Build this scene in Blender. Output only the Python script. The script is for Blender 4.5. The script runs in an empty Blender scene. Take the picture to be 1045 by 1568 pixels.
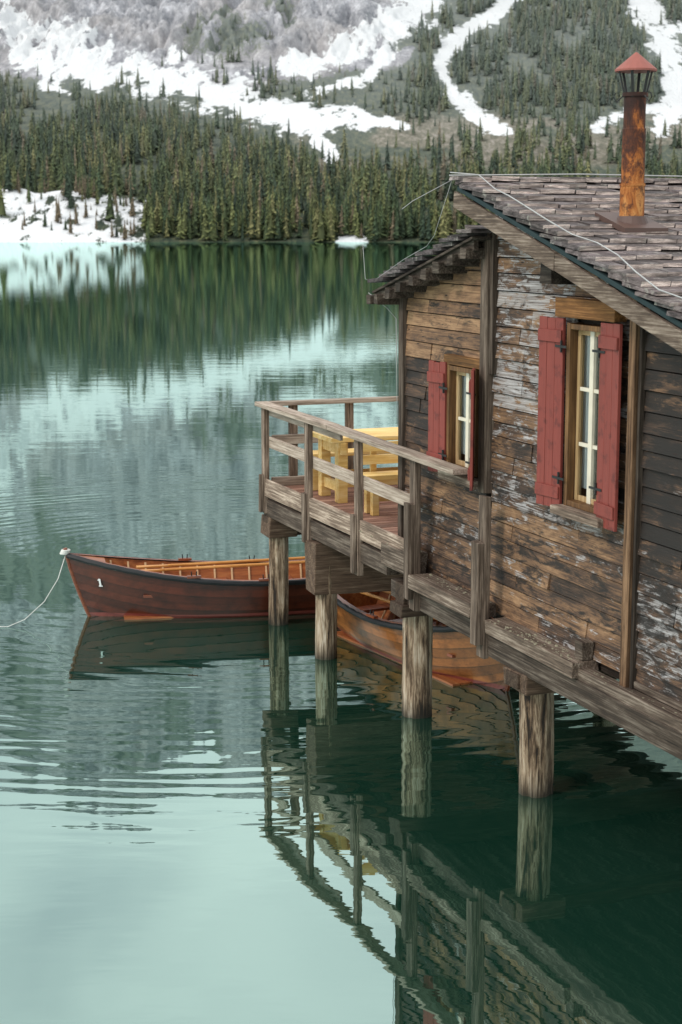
import bpy, math, random
import numpy as np
from mathutils import Vector, Matrix
random.seed(7); rng=np.random.RandomState(11)
scene=bpy.context.scene
R=random.uniform
# ------------------------------------------------------------------ node helpers
def new_mat(name):
    m=bpy.data.materials.new(name); m.use_nodes=True
    nt=m.node_tree; nt.nodes.clear()
    return m,nt
def N(nt,t,**k):
    n=nt.nodes.new(t)
    for a,b in k.items():
        if a.startswith('_'): setattr(n,a[1:],b)
        else: n.inputs[a.replace('__',' ')].default_value=b
    return n
def L(nt,a,b): nt.links.new(a,b)
def ramp(nt,fac,stops):
    r=nt.nodes.new('ShaderNodeValToRGB')
    while len(r.color_ramp.elements)<len(stops): r.color_ramp.elements.new(.5)
    for e,(p,c) in zip(r.color_ramp.elements,stops):
        e.position=p; e.color=(c,c,c,1) if not hasattr(c,'__len__') else (*c,1)
    L(nt,fac,r.inputs[0]); return r.outputs[0]
def mixc(nt,fac,a,b,mode='MIX'):
    m=nt.nodes.new('ShaderNodeMix'); m.data_type='RGBA'; m.blend_type=mode
    for s,v in ((m.inputs[0],fac),(m.inputs[6],a),(m.inputs[7],b)):
        if hasattr(v,'is_output'): L(nt,v,s)
        elif hasattr(v,'__len__'): s.default_value=(*v,1)
        else: s.default_value=v
    return m.outputs[2]
def mth(nt,op,a,b=0.0,clamp=False):
    m=nt.nodes.new('ShaderNodeMath'); m.operation=op; m.use_clamp=clamp
    for s,v in ((m.inputs[0],a),(m.inputs[1],b)):
        if hasattr(v,'is_output'): L(nt,v,s)
        else: s.default_value=v
    return m.outputs[0]
def noise(nt,vec,scale,detail=5,rough=.55,dist=0,mscale=None,loc=(0,0,0)):
    mp=N(nt,'ShaderNodeMapping'); mp.inputs['Scale'].default_value=mscale or (1,1,1); mp.inputs['Location'].default_value=loc
    L(nt,vec,mp.inputs[0])
    n=N(nt,'ShaderNodeTexNoise',Scale=scale,Detail=detail,Roughness=rough,Distortion=dist)
    L(nt,mp.outputs[0],n.inputs['Vector']); return n.outputs['Fac']
def finish(nt,col,rough=.7,bump=None,bstr=.3,bdist=.01,spec=.3,coat=0):
    p=nt.nodes.new('ShaderNodeBsdfPrincipled'); o=nt.nodes.new('ShaderNodeOutputMaterial')
    if hasattr(col,'is_output'): L(nt,col,p.inputs['Base Color'])
    else: p.inputs['Base Color'].default_value=(*col,1)
    if hasattr(rough,'is_output'): L(nt,rough,p.inputs['Roughness'])
    else: p.inputs['Roughness'].default_value=rough
    p.inputs['Specular IOR Level'].default_value=spec
    if coat: p.inputs['Coat Weight'].default_value=coat; p.inputs['Coat Roughness'].default_value=.15
    if bump is not None:
        b=N(nt,'ShaderNodeBump',Strength=bstr,Distance=bdist); L(nt,bump,b.inputs['Height']); L(nt,b.outputs[0],p.inputs['Normal'])
    L(nt,p.outputs[0],o.inputs[0]); return p
def attr(nt,name='Col'):
    a=nt.nodes.new('ShaderNodeAttribute'); a.attribute_name=name; return a
def objco(nt): return nt.nodes.new('ShaderNodeTexCoord').outputs['Object']
def wood(name,dark,mid,light,axis='s',rough=.8,contrast=1.0,coat=0,spec=.25,fine=55,bstr=.5):
    m,nt=new_mat(name); co=objco(nt)
    sc={'s':(1.5,fine,fine),'q':(fine,1.5,fine),'z':(fine,fine,1.5)}[axis]
    sc2={'s':(1.6,9,9),'q':(9,1.6,9),'z':(9,9,1.6)}[axis]
    g=noise(nt,co,1,5,.7,.2,sc); b=noise(nt,co,1,4,.7,.3,sc2)
    f=mth(nt,'ADD',mth(nt,'MULTIPLY',g,.6),mth(nt,'MULTIPLY',b,.4))
    c=ramp(nt,f,[(.36,dark),(.5,mid),(.64,light)])
    c=mixc(nt,1.0,c,attr(nt).outputs['Color'],'MULTIPLY')
    finish(nt,c,rough,g,bstr,.006,spec,coat); return m
# ------------------------------------------------------------------ mesh builder
class MB:
    def __init__(s): s.v=[];s.f=[];s.c=[];s.m=[]
    def hexa(s,p,col=(1,1,1),mi=0,cols=None):
        b=len(s.v); s.v+= [tuple(x) for x in p]
        fs=[(0,3,2,1),(4,5,6,7),(0,1,5,4),(1,2,6,5),(2,3,7,6),(3,0,4,7)]
        for i,f in enumerate(fs):
            s.f.append([b+k for k in f]); s.c.append(cols[i] if cols else col); s.m.append(mi)
    def box(s,a,b,col=(1,1,1),mi=0,jit=0,M=None):
        (x0,y0,z0),(x1,y1,z1)=a,b
        p=[(x0,y0,z0),(x1,y0,z0),(x1,y1,z0),(x0,y1,z0),(x0,y0,z1),(x1,y0,z1),(x1,y1,z1),(x0,y1,z1)]
        if jit: p=[tuple(k+R(-jit,jit) for k in q) for q in p]
        if M is not None: p=[tuple(M@Vector(q)) for q in p]
        s.hexa(p,col,mi)
    def beam(s,p0,p1,w,h,col=(1,1,1),mi=0,jit=0,up=(0,0,1)):
        p0=Vector(p0);p1=Vector(p1);d=(p1-p0).normalized();side=d.cross(Vector(up))
        if side.length<1e-4: side=Vector((0,1,0))
        side.normalize();u=side.cross(d)
        P=[]
        for uu in (-1,1):
            for q,sd in ((p0,-1),(p1,-1),(p1,1),(p0,1)):
                P.append(q+side*sd*w/2*-1+u*uu*h/2+Vector([R(-jit,jit) for _ in range(3)]))
        s.hexa(P,col,mi)
    def tube(s,pts,rad,n=8,col=(1,1,1),mi=0,cap=True):
        pts=[Vector(p) for p in pts]; b=len(s.v); k=len(pts)
        for i,p in enumerate(pts):
            d=(pts[min(i+1,k-1)]-pts[max(i-1,0)]).normalized()
            a=Vector((0,0,1)) if abs(d.z)<.9 else Vector((1,0,0))
            u=d.cross(a).normalized();w=d.cross(u)
            r=rad[i] if hasattr(rad,'__len__') else rad
            for j in range(n):
                t=2*math.pi*j/n; s.v.append(tuple(p+u*math.cos(t)*r+w*math.sin(t)*r))
        for i in range(k-1):
            for j in range(n):
                s.f.append([b+i*n+j,b+i*n+(j+1)%n,b+(i+1)*n+(j+1)%n,b+(i+1)*n+j]);s.c.append(col);s.m.append(mi)
        if cap:
            s.f.append([b+j for j in range(n)][::-1]);s.c.append(col);s.m.append(mi)
            s.f.append([b+(k-1)*n+j for j in range(n)]);s.c.append(col);s.m.append(mi)
    def quad(s,p,col=(1,1,1),mi=0):
        b=len(s.v); s.v+=[tuple(x) for x in p]; s.f.append(list(range(b,b+len(p)))); s.c.append(col); s.m.append(mi)
    def build(s,name,mats,parent=None,bevel=0,smooth=False,segs=2):
        me=bpy.data.meshes.new(name); me.from_pydata(s.v,[],s.f); me.update()
        ca=me.color_attributes.new('Col','FLOAT_COLOR','CORNER')
        arr=[]
        for f,c in zip(s.f,s.c): arr+= [c[0],c[1],c[2],1]*len(f)
        ca.data.foreach_set('color',arr)
        me.polygons.foreach_set('material_index',s.m)
        if smooth: me.polygons.foreach_set('use_smooth',[True]*len(s.f))
        o=bpy.data.objects.new(name,me); scene.collection.objects.link(o)
        for m in mats: me.materials.append(m)
        if parent: o.parent=parent
        if bevel:
            b=o.modifiers.new('bevel','BEVEL'); b.width=bevel; b.segments=segs; b.limit_method='ANGLE'
        return o
def empty(name,loc=(0,0,0),rz=0):
    e=bpy.data.objects.new(name,None); scene.collection.objects.link(e); e.location=loc; e.rotation_euler=(0,0,rz); return e
def g(a,b=None):
    b=a if b is None else b; v=R(a,b); return (v,v,v)
# ------------------------------------------------------------------ frame of the boathouse: s toward viewer, q into house, z up
ORG=(-.966,20.9,0); ANG=math.atan2(-1,.38)
# ------------------------------------------------------------------ materials
M_beam=wood('weathered_beam_wood',(.024,.017,.013),(.105,.075,.056),(.31,.25,.20),'s')
M_beamq=wood('weathered_cross_wood',(.028,.018,.012),(.11,.068,.045),(.24,.17,.12),'q')
M_post=wood('weathered_post_wood',(.020,.014,.010),(.088,.062,.046),(.24,.185,.145),'z')
M_rail=wood('grey_rail_wood',(.12,.088,.067),(.31,.245,.195),(.52,.44,.37),'s')
M_railq=wood('grey_cross_rail_wood',(.12,.088,.067),(.31,.245,.195),(.52,.45,.38),'q')
M_deck=wood('deck_plank_wood',(.10,.045,.03),(.27,.14,.10),(.44,.27,.20),'q')
M_yellow=wood('fresh_pine_wood',(.62,.36,.10),(.82,.55,.20),(.90,.70,.36),'q',rough=.55,fine=25,bstr=.15)
M_frame=wood('window_frame_wood',(.045,.022,.010),(.13,.065,.026),(.26,.14,.055),'z',rough=.6)
M_sash=wood('pale_sash_wood',(.24,.14,.06),(.42,.28,.14),(.60,.44,.26),'z',rough=.6,fine=25)
M_brown=wood('brown_lintel_wood',(.05,.028,.012),(.17,.09,.035),(.33,.19,.08),'s')
# wall siding
def siding():
    m,nt=new_mat('peeling_plank_siding'); co=objco(nt); a=attr(nt)
    sp=nt.nodes.new('ShaderNodeSeparateColor'); L(nt,a.outputs['Color'],sp.inputs[0])
    gr=noise(nt,co,1,5,.72,.4,(2.0,60,85))
    bl=noise(nt,co,1,5,.70,.5,(2.0,3,8))
    fl=noise(nt,co,1,5,.72,.6,(4.5,6,14),(3,1,7))
    dk=noise(nt,co,1,5,.72,.5,(2.6,3,11),(9,4,2))
    f1=mth(nt,'ADD',mth(nt,'MULTIPLY',gr,.45),mth(nt,'MULTIPLY',bl,.55))
    f1=mth(nt,'ADD',f1,mth(nt,'SUBTRACT',sp.outputs[1],.5))
    c=ramp(nt,f1,[(.36,(.018,.012,.009)),(.46,(.070,.040,.026)),(.55,(.185,.10,.052)),(.68,(.38,.225,.12))])
    f2=mth(nt,'ADD',mth(nt,'ADD',mth(nt,'MULTIPLY',fl,.72),mth(nt,'MULTIPLY',gr,.28)),mth(nt,'SUBTRACT',sp.outputs[0],.5))
    f2=ramp(nt,f2,[(.545,0),(.59,.72),(.74,.95)])
    wc=ramp(nt,gr,[(.35,(.13,.11,.10)),(.5,(.30,.28,.275)),(.64,(.53,.52,.53))])
    c=mixc(nt,f2,c,wc)
    f3=ramp(nt,mth(nt,'ADD',dk,mth(nt,'SUBTRACT',sp.outputs[2],.5)),[(.38,.92),(.48,0)])
    c=mixc(nt,f3,c,(.016,.012,.010))
    v=N(nt,'ShaderNodeTexVoronoi',Scale=1.0); mp=N(nt,'ShaderNodeMapping'); mp.inputs['Scale'].default_value=(2.6,2,12); L(nt,co,mp.inputs[0]); L(nt,mp.outputs[0],v.inputs['Vector'])
    hf=ramp(nt,v.outputs['Distance'],[(.06,1),(.10,0)])
    c=mixc(nt,hf,c,(.02,.010,.008))
    finish(nt,c,.70,mth(nt,'ADD',gr,mth(nt,'MULTIPLY',f2,.5)),.65,.008,.4); return m
M_siding=siding()
def red_paint():
    m,nt=new_mat('faded_red_paint'); co=objco(nt)
    a=noise(nt,co,1,5,.7,.3,(30,30,2)); b=noise(nt,co,7,5,.65)
    c=mixc(nt,a,(.15,.028,.022),(.29,.066,.050))
    c=mixc(nt,ramp(nt,b,[(.54,0),(.66,.7)]),c,(.085,.02,.018))
    finish(nt,c,.6,a,.5,.006,.3); return m
M_red=red_paint()
def simple(name,col,rough=.6,metal=0,spec=.3,var=.25,scale=8):
    m,nt=new_mat(name); n=noise(nt,objco(nt),scale,4,.6)
    c=mixc(nt,n,tuple(x*(1-var) for x in col),tuple(min(1,x*(1+var)) for x in col))
    p=finish(nt,c,rough,n,.1,.004,spec); p.inputs['Metallic'].default_value=metal; return m
M_white=simple('white_painted_sash',(.68,.62,.50),.5)
M_curtain=simple('white_curtain_cloth',(.80,.80,.80),.9,var=.1)
M_black=simple('black_iron',(.02,.02,.02),.5)
M_felt=simple('teal_roofing_felt',(.018,.035,.038),.8)
M_cable=simple('grey_cable',(.42,.42,.42),.5)
M_moss=simple('dry_moss_and_lichen',(.26,.24,.17),.95,var=.6,scale=20)
def glass():
    m,nt=new_mat('window_glass'); o=nt.nodes.new('ShaderNodeOutputMaterial')
    t=nt.nodes.new('ShaderNodeBsdfTransparent'); t.inputs[0].default_value=(.85,.9,.9,1)
    gl=nt.nodes.new('ShaderNodeBsdfGlossy'); gl.inputs['Roughness'].default_value=.02
    fr=N(nt,'ShaderNodeFresnel',IOR=1.7); mx=nt.nodes.new('ShaderNodeMixShader')
    L(nt,fr.outputs[0],mx.inputs[0]);L(nt,t.outputs[0],mx.inputs[1]);L(nt,gl.outputs[0],mx.inputs[2]);L(nt,mx.outputs[0],o.inputs[0]); return m
M_glass=glass()
def rust():
    m,nt=new_mat('rusted_steel'); co=objco(nt)
    a=noise(nt,co,1,6,.78,.8,(6,6,3.0)); b=noise(nt,co,13,5,.7)
    sp=nt.nodes.new('ShaderNodeSeparateXYZ'); L(nt,co,sp.inputs[0])
    hz=mth(nt,'MULTIPLY',mth(nt,'SUBTRACT',sp.outputs[2],5.62),-.26)
    c=ramp(nt,mth(nt,'ADD',a,hz),[(.36,(.030,.013,.010)),(.48,(.11,.034,.015)),(.58,(.34,.11,.025)),(.73,(.55,.25,.08))])
    c=mixc(nt,ramp(nt,b,[(.50,0),(.62,.75)]),c,(.045,.018,.014))
    finish(nt,c,.75,b,.5,.006,.3); return m
M_rust=rust()
def shingle_mat():
    m,nt=new_mat('split_larch_shingles'); co=objco(nt)
    a=noise(nt,co,1,5,.75,.3,(9,5,40)); b=noise(nt,co,9,5,.7)
    c=ramp(nt,a,[(.34,(.036,.030,.029)),(.5,(.115,.096,.092)),(.66,(.26,.225,.215))])
    c=mixc(nt,1.0,c,attr(nt).outputs['Color'],'MULTIPLY')
    c=mixc(nt,ramp(nt,b,[(.57,0),(.69,.6)]),c,(.44,.42,.37))
    finish(nt,c,.8,a,.5,.006,.3); return m
M_shing=shingle_mat()
def pile_mat():
    m,nt=new_mat('weathered_pile_wood'); co=objco(nt)
    a=noise(nt,co,1,6,.75,.6,(20,20,1.5)); b=noise(nt,co,1,4,.65,.5,(6,6,1.3))
    sp=nt.nodes.new('ShaderNodeSeparateXYZ'); L(nt,co,sp.inputs[0])
    f=mth(nt,'ADD',mth(nt,'MULTIPLY',a,.65),mth(nt,'MULTIPLY',b,.35))
    c=ramp(nt,f,[(.41,(.020,.013,.009)),(.47,(.14,.088,.052)),(.53,(.38,.28,.19)),(.63,(.66,.56,.45))])
    wet=mth(nt,'ADD',sp.outputs[2],mth(nt,'MULTIPLY',a,.3))
    wet=ramp(nt,wet,[(.17,1),(.38,0)])
    c=mixc(nt,mth(nt,'MULTIPLY',wet,.85),c,(.015,.013,.009))
    finish(nt,c,.7,a,1.0,.035,.3); return m
M_pile=pile_mat()
# ------------------------------------------------------------------ boathouse
house=empty('wooden_boathouse',ORG,ANG)
def rakez(s): return 5.26-.273*(s-6.3)
def wall_regions(s,z):
    if s<6.08:
        if z>3.72: return (.36,.555,.53)
        if z>2.7: return (.43,.45,.46)
        return (.475,.51,.49)
    if s<8.72:
        if z>3.2 and s<7.6: return (.575,.52,.575)
        if z>4.3: return (.50,.56,.54)
        if z>2.6: return (.525,.47,.49)
        return (.465,.52,.50)
    if z>3.6: return (.42,.47,.40)
    if z>2.3: return (.455,.42,.38)
    return (.545,.46,.48)
wb=MB()
openings=[(5.28,5.90,2.72,3.72),(7.66,8.24,2.73,4.24)]
def boards(s0,s1,z0,ztop,q,h=.150):
    z=z0
    while z<6:
        hh=h*R(.86,1.12); za,zb=z+.002,z+hh-.009
        segs=[(s0,s1)]
        for (a,b,c,d) in openings:
            if za<d and zb>c:
                ns=[]
                for x,y in segs:
                    if b<=x or a>=y: ns.append((x,y)); continue
                    if a>x: ns.append((x,a))
                    if b<y: ns.append((b,y))
                segs=ns
        for x,y in segs:
            cuts=[x]
            if y-x>1.2 and random.random()<.5: cuts.append(R(x+.4,y-.4))
            cuts.append(y)
            for k in range(len(cuts)-1):
                a,b=cuts[k]+.003,cuts[k+1]-.003
                ns=max(1,int((b-a)/.25)); 
                off=R(-.009,.009); tl=R(.0,.012)
                rr,rg,rb=R(-.06,.055),R(-.055,.055),R(-.06,.06)
                for i in range(ns):
                    u0=a+(b-a)*i/ns;u1=a+(b-a)*(i+1)/ns
                    t0=min(zb,ztop(u0));t1=min(zb,ztop(u1))
                    if t0-za<.01 and t1-za<.01: continue
                    t0=max(t0,za+.002);t1=max(t1,za+.002)
                    w=wall_regions((u0+u1)/2,(za+zb)/2); col=(w[0]+rr,w[1]+rg,w[2]+rb)
                    qa=q+off
                    wb.hexa([(u0,qa-.012-tl,za),(u1,qa-.012-tl,za),(u1,qa+.03,za),(u0,qa+.03,za),(u0,qa,t0),(u1,qa,t1),(u1,qa+.03,t1),(u0,qa+.03,t0)],col)
        z+=hh
boards(4.07,6.05,1.50,lambda s:4.42+.235*(s-3.75)-.02,.20)
boards(6.15,8.68,1.50,lambda s:rakez(s)-.02,.19)
boards(8.80,11.6,1.28,lambda s:rakez(s)-.02,.17)
z=1.8
while z<4.45:
    wb.box((4.05,.22,z+.003),(4.08,4.8,z+.145),(.45+R(-.05,.05),.5+R(-.05,.05),.5)); z+=.15
wb.build('plank_walls',[M_siding],house)
sh=MB()
def shell(s0,s1,q,ops,ztop0,zb):
    xs=[s0]
    def seg(x,y):
        sh.hexa([(x,q,zb),(y,q,zb),(y,q+.05,zb),(x,q+.05,zb),(x,q,ztop0(x)),(y,q,ztop0(y)),(y,q+.05,ztop0(y)),(x,q+.05,ztop0(x))],(.25,.25,.25))
    for (a,b,c,d) in ops:
        seg(xs[-1],a)
        sh.box((a,q,zb),(b,q+.05,c),(.3,.3,.3)); 
        sh.hexa([(a,q,d),(b,q,d),(b,q+.05,d),(a,q+.05,d),(a,q,ztop0(a)),(b,q,ztop0(b)),(b,q+.05,ztop0(b)),(a,q+.05,ztop0(a))],(.3,.3,.3))
        xs.append(b)
    seg(xs[-1],s1)
shell(4.1,6.1,.245,openings[:1],lambda s:4.40+.235*(s-3.75)-.04,1.5)
shell(6.1,11.6,.245,openings[1:],lambda s:rakez(s)-.04,1.4)
sh.box((4.1,4.8,1.5),(11.6,4.85,4.6),(.3,.3,.3)); sh.box((11.56,.3,1.4),(11.6,4.8,3.8),(.3,.3,.3))
sh.box((6.12,.3,4.3),(6.17,4.8,5.2),(.3,.3,.3))
sh.box((4.1,.3,1.46),(11.6,4.8,1.54),(.5,.5,.5))
sh.build('inner_lining_and_floor',[M_beam],house)
# roof
def shingles(mb,sh_,zh,sl,zl,q0,q1,expo,tint=1.0):
    Lh=math.hypot(sl-sh_,zl-zh); d=((sl-sh_)/Lh,(zl-zh)/Lh); sg=1 if sl>sh_ else -1
    n=(-d[1]*sg,d[0]*sg)
    def P(l,q,h): return (sh_+d[0]*l+n[0]*h,q,zh+d[1]*l+n[1]*h)
    l=expo*.6
    while l<Lh+.02:
        q=q0+R(-.02,.03); wob=R(0,6)
        while q<q1:
            w=R(.12,.36); th=R(.024,.040); lj=l+R(-.012,.012)+.014*math.sin(q*1.7+wob); ln=expo*2.1
            hb=.062+R(0,.016); c=R(.5,1.15)*tint; tw=R(-.008,.008)
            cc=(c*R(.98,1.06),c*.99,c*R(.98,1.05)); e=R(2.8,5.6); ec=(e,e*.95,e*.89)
            l0=max(lj-ln,-.02)
            p=[P(l0,q,.0),P(lj,q,hb),P(lj,q+w-.008,hb+tw),P(l0,q+w-.008,.0),P(l0,q,th),P(lj,q,hb+th),P(lj,q+w-.008,hb+th+tw),P(l0,q+w-.008,th)]
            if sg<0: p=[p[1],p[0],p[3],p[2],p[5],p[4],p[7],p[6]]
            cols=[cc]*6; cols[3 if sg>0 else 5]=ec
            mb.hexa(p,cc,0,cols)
            q+=w
        l+=expo*R(.9,1.1)
    return P
rf=MB()
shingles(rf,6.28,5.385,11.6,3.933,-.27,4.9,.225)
q=-.30
while q<4.8:
    w=R(.5,1.0); rf.box((6.2,q,5.435),(6.38,q+w-.01,5.465),g(1.6,2.6),0,.006); q+=w
rf.build('main_roof_shingles',[M_shing],house)
rf=MB()
shingles(rf,6.25,4.97,3.76,4.39,-.10,4.6,.20,.8)
rf.build('annex_roof_shingles',[M_shing],house)
rs=MB()
def slab(s0,z0,s1,z1,q0,q1,t,col,mi=0,j=0):
    p=[(s0,q0,z0-t),(s1,q0,z1-t),(s1,q1,z1-t),(s0,q1,z0-t),(s0,q0,z0),(s1,q0,z1),(s1,q1,z1),(s0,q1,z0)]
    rs.hexa([tuple(x+R(-j,j) for x in k) for k in p],col,mi)
sl=-.273
slab(6.27,5.382,11.62,5.382+sl*5.35,-.255,4.9,.04,(1,1,1),1)
slab(6.27,5.340,11.60,5.340+sl*5.33,-.19,4.9,.03,g(.5))
ss=6.24
for ln in (1.9,2.2,1.6):
    z0=5.375+sl*(ss-6.27);z1=5.375+sl*(ss+ln-6.27)
    slab(ss,z0-.045,ss+ln-.006,z1-.045,-.275,-.235,.14,g(1.0,1.25),0,.004); ss+=ln
slab(6.25,5.30,11.6,5.30+sl*5.35,-.23,-.19,.07,g(.45))
for s in (6.5,7.1,7.7,8.3,8.9,9.5,10.1,10.7): rs.box((s-.05,-.19,rakez(s)-.02),(s+.05,.17,rakez(s)+.07),g(.5))
rs.box((7.58,-.10,4.56),(7.76,.18,4.76),g(.25),0,.01)
slab(3.80,4.375,6.2,4.945,-.07,4.6,.025,g(.4))
slab(3.76,4.35,6.15,4.915,-.03,.02,.10,g(.45),0,.004)
for s in np.arange(3.95,6.1,.3): rs.box((s-.06,-.09,4.20+.235*(s-3.75)),(s+.06,.24,4.30+.235*(s-3.75)),g(.35,.6),0,.012)
rs.box((3.72,-.1,4.24),(3.82,4.6,4.34),g(.5),0,.006)
rs.build('roof_structure',[M_beam,M_felt],house,.004)
# trims and posts
tp=MB()
tp.box((6.03,.10,2.6),(6.16,.20,4.98),g(1.0),0,.006)
tp.box((6.16,.13,3.7),(6.22,.19,5.0),g(.6),0,.004)
tp.box((8.685,.10,1.36),(8.78,.20,4.62),(1.3,1.0,.72),0,.006)
tp.box((8.62,.14,1.4),(8.682,.186,4.3),(.9,.7,.5),0,.004)
tp.box((8.785,.125,1.30),(8.83,.17,4.55),g(.4),0,.003)
tp.box((4.00,.15,1.5),(4.10,.25,4.32),g(.7),0,.005)
tp.build('corner_posts',[M_post],house,.006)
ln=MB()
ln.box((7.52,.07,4.29),(8.50,.19,4.45),(1.2,1.0,.85),0,.006)
ln.box((5.20,.12,3.73),(6.0,.19,3.82),(.9,.8,.7),0,.004)
ln.build('window_lintels',[M_brown],house,.006)
sb=MB()
sb.box((6.5,-.04,1.36),(8.15,.22,1.50),g(1.3),0,.01)
sb.box((8.05,.02,1.20),(11.6,.16,1.44),g(1.0),0,.01)
sb.box((8.84,.13,1.44),(11.6,.17,1.50),g(.8),0,.006)
sb.box((6.45,.02,1.14),(11.0,.26,1.35),g(.6),0,.01)
sb.box((4.1,.02,1.22),(6.35,.22,1.40),g(.55),0,.01)
sb.box((4.86,-.10,1.47),(6.32,.17,1.60),g(1.25),0,.012)
sb.box((4.0,-.03,1.55),(4.72,.17,1.78),g(1.0),0,.012)
sb.box((8.02,.06,1.50),(8.14,.17,1.66),g(.7),0,.01)
sb.box((7.60,.02,2.655),(8.40,.2,2.725),g(1.7),0,.004)
sb.box((5.2,.06,2.62),(6.02,.2,2.70),g(1.6),0,.004)
sb.build('base_beams_and_sills',[M_beam],house,.008)
ms=MB()
def clump(s,q,z,r):
    n=6; b=len(ms.v)
    for k,(rz,zz) in enumerate(((1,0),(.75,.6),(.2,1))):
        for j in range(n):
            t=6.283*j/n; rr=r*rz*R(.7,1.25); ms.v.append((s+rr*math.cos(t),q+rr*math.sin(t)*.8,z-.004+zz*r*.45))
    for k in range(2):
        for j in range(n): ms.f.append([b+k*n+j,b+k*n+(j+1)%n,b+(k+1)*n+(j+1)%n,b+(k+1)*n+j]); ms.c.append((1,1,1)); ms.m.append(0)
    ms.f.append([b+2*n+j for j in range(n)]); ms.c.append((1,1,1)); ms.m.append(0)
for _ in range(190): clump(R(6.55,8.1),R(-.03,.14),1.50,R(.004,.018)*R(.6,1.3))
for _ in range(170): clump(R(4.9,6.3),R(-.09,.14),1.60,R(.004,.018)*R(.6,1.3))
for _ in range(110): clump(R(3.3,4.7),R(-.02,.14),1.785,R(.006,.022))
for _ in range(60): clump(R(8.2,9.8),R(.03,.1),1.44,R(.005,.016))
ms.build('ledge_moss_and_debris',[M_moss],house)
# windows
def window(name,s0,s1,z0,z1,rows):
    w=empty(name); w.parent=house
    fr=MB(); q0,q1=.12,.30; t=.045
    fr.box((s0-.012,q0,z0-.006),(s0+t,q1,z1+.006)); fr.box((s1-t,q0,z0-.006),(s1+.012,q1,z1+.006))
    fr.box((s0+t,q0+.003,z1-t),(s1-t,q1,z1)); fr.box((s0+t,q0+.003,z0),(s1-t,q1,z0+t))
    fr.build('outer_frame',[M_frame],w,.004)
    sa=MB(); a,b,c,d=s0+t,s1-t,z0+t,z1-t; qa,qb=.195,.235; k=.045; mid=(a+b)/2
    sa.box((a,qa,c),(a+k,qb,d));sa.box((b-k,qa,c),(b,qb,d));sa.box((mid-k*.7,qa-.006,c),(mid+k*.7,qb,d),mi=1)
    for i in range(rows+1):
        zz=c+(d-c-k)*i/rows
        for x,y in ((a+k,mid-k*.7),(mid+k*.7,b-k)): sa.box((x,qa+.004,zz),(y,qb-.003,zz+k*(1 if i in(0,rows) else .7)),mi=0 if i in (0,rows) else 1)
    sa.build('sash_bars',[M_sash,M_white],w,.002)
    gl=MB(); gl.quad([(a,.215,c),(b,.215,c),(b,.215,d),(a,.215,d)]); gl.build('glass_panes',[M_glass],w)
    cu=MB(); n=14
    for x0,x1 in ((a-.03,a+(b-a)*.40),(b-(b-a)*.36,b+.03)):
        for i in range(n):
            u0=x0+(x1-x0)*i/n;u1=x0+(x1-x0)*(i+1)/n
            qa_=.255+.010*math.sin(i*1.7);qb_=.255+.010*math.sin((i+1)*1.7)
            lo=c+.10
            cu.quad([(u0,qa_,lo),(u1,qb_,lo),(u1,qb_,d),(u0,qa_,d)])
    cu.build('curtains',[M_curtain],w,smooth=True)
window('small_window',5.28,5.90,2.72,3.72,2)
window('large_window',7.66,8.24,2.73,4.24,3)
def shutter(name,hs,hq,dirn,width,z0,z1,ang):
    mb=MB(); n=3; bw=width/n
    for i in range(n): mb.box((i*bw+.001,-.014+R(-.002,.002),z0+R(-.006,.006)),((i+1)*bw-.004,.014,z1+R(-.006,.006)))
    for zz in (z0+.09,z1-.20): mb.box((.005,-.034,zz),(width-.01,-.0145,zz+.10),jit=.002)
    o=mb.build(name,[M_red,M_black],house,.004)
    o.location=(hs,hq,0)
    o.rotation_euler=(0,0,ang)
    if dirn<0: o.scale=(-1,1,1)
    return o
shutter('shutter_small_left',5.27,.115,-1,.32,2.66,3.74,math.radians(7))
shutter('shutter_small_right',5.92,.10,1,.31,2.64,3.74,math.radians(-28))
shutter('shutter_large_left',7.62,.115,-1,.36,2.68,4.28,math.radians(6))
shutter('shutter_large_right',8.25,.105,1,.36,2.66,4.28,math.radians(-5))
hb=MB()
for (s,z) in ((7.62,2.95),(7.62,4.05),(8.25,2.95),(8.25,4.05),(5.27,2.85),(5.27,3.5),(5.9,2.85),(5.9,3.5)):
    hb.tube([(s,.085,z-.05),(s,.085,z+.05)],.011,6)
    hb.box((s-.1,.078,z-.01),(s+.1,.083,z+.01))
hb.build('shutter_hinges',[M_black],house)
# chimney
ch=empty('stove_chimney'); ch.parent=house; cs,cq=7.87,.57
c=MB(); n=22
c.tube([(cs,cq,4.9),(cs,cq,5.35),(cs,cq,5.36),(cs,cq,5.80),(cs,cq,5.81),(cs,cq,6.06)],[.100,.100,.094,.094,.088,.088],n)
c.tube([(cs,cq,6.055),(cs,cq,6.085)],[.102,.102],n)
c.tube([(cs,cq,5.35),(cs,cq,5.37)],[.105,.105],n)
c.build('flue_pipe',[M_rust],ch,smooth=False)
c=MB()
for i in range(6):
    a=2*math.pi*i/6+.3
    c.beam((cs+.085*math.cos(a),cq+.085*math.sin(a),6.05),(cs+.14*math.cos(a),cq+.14*math.sin(a),6.27),.022,.008)
    if i%2==0:
        c.tube([(cs+.10*math.cos(a),cq+.10*math.sin(a),6.06),(cs+.15*math.cos(a),cq+.15*math.sin(a),6.01),(cs+.18*math.cos(a),cq+.18*math.sin(a),6.05),(cs+.16*math.cos(a),cq+.16*math.sin(a),6.08)],.006,5)
c.build('cap_struts',[M_black],ch)
c=MB(); c.tube([(cs,cq,6.25),(cs,cq,6.265),(cs,cq,6.39),(cs,cq,6.40)],[.168,.17,.02,.008],18)
c.build('conical_cap',[simple('oxidised_cap_paint',(.30,.10,.08),.6)],ch)
c=MB()
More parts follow.
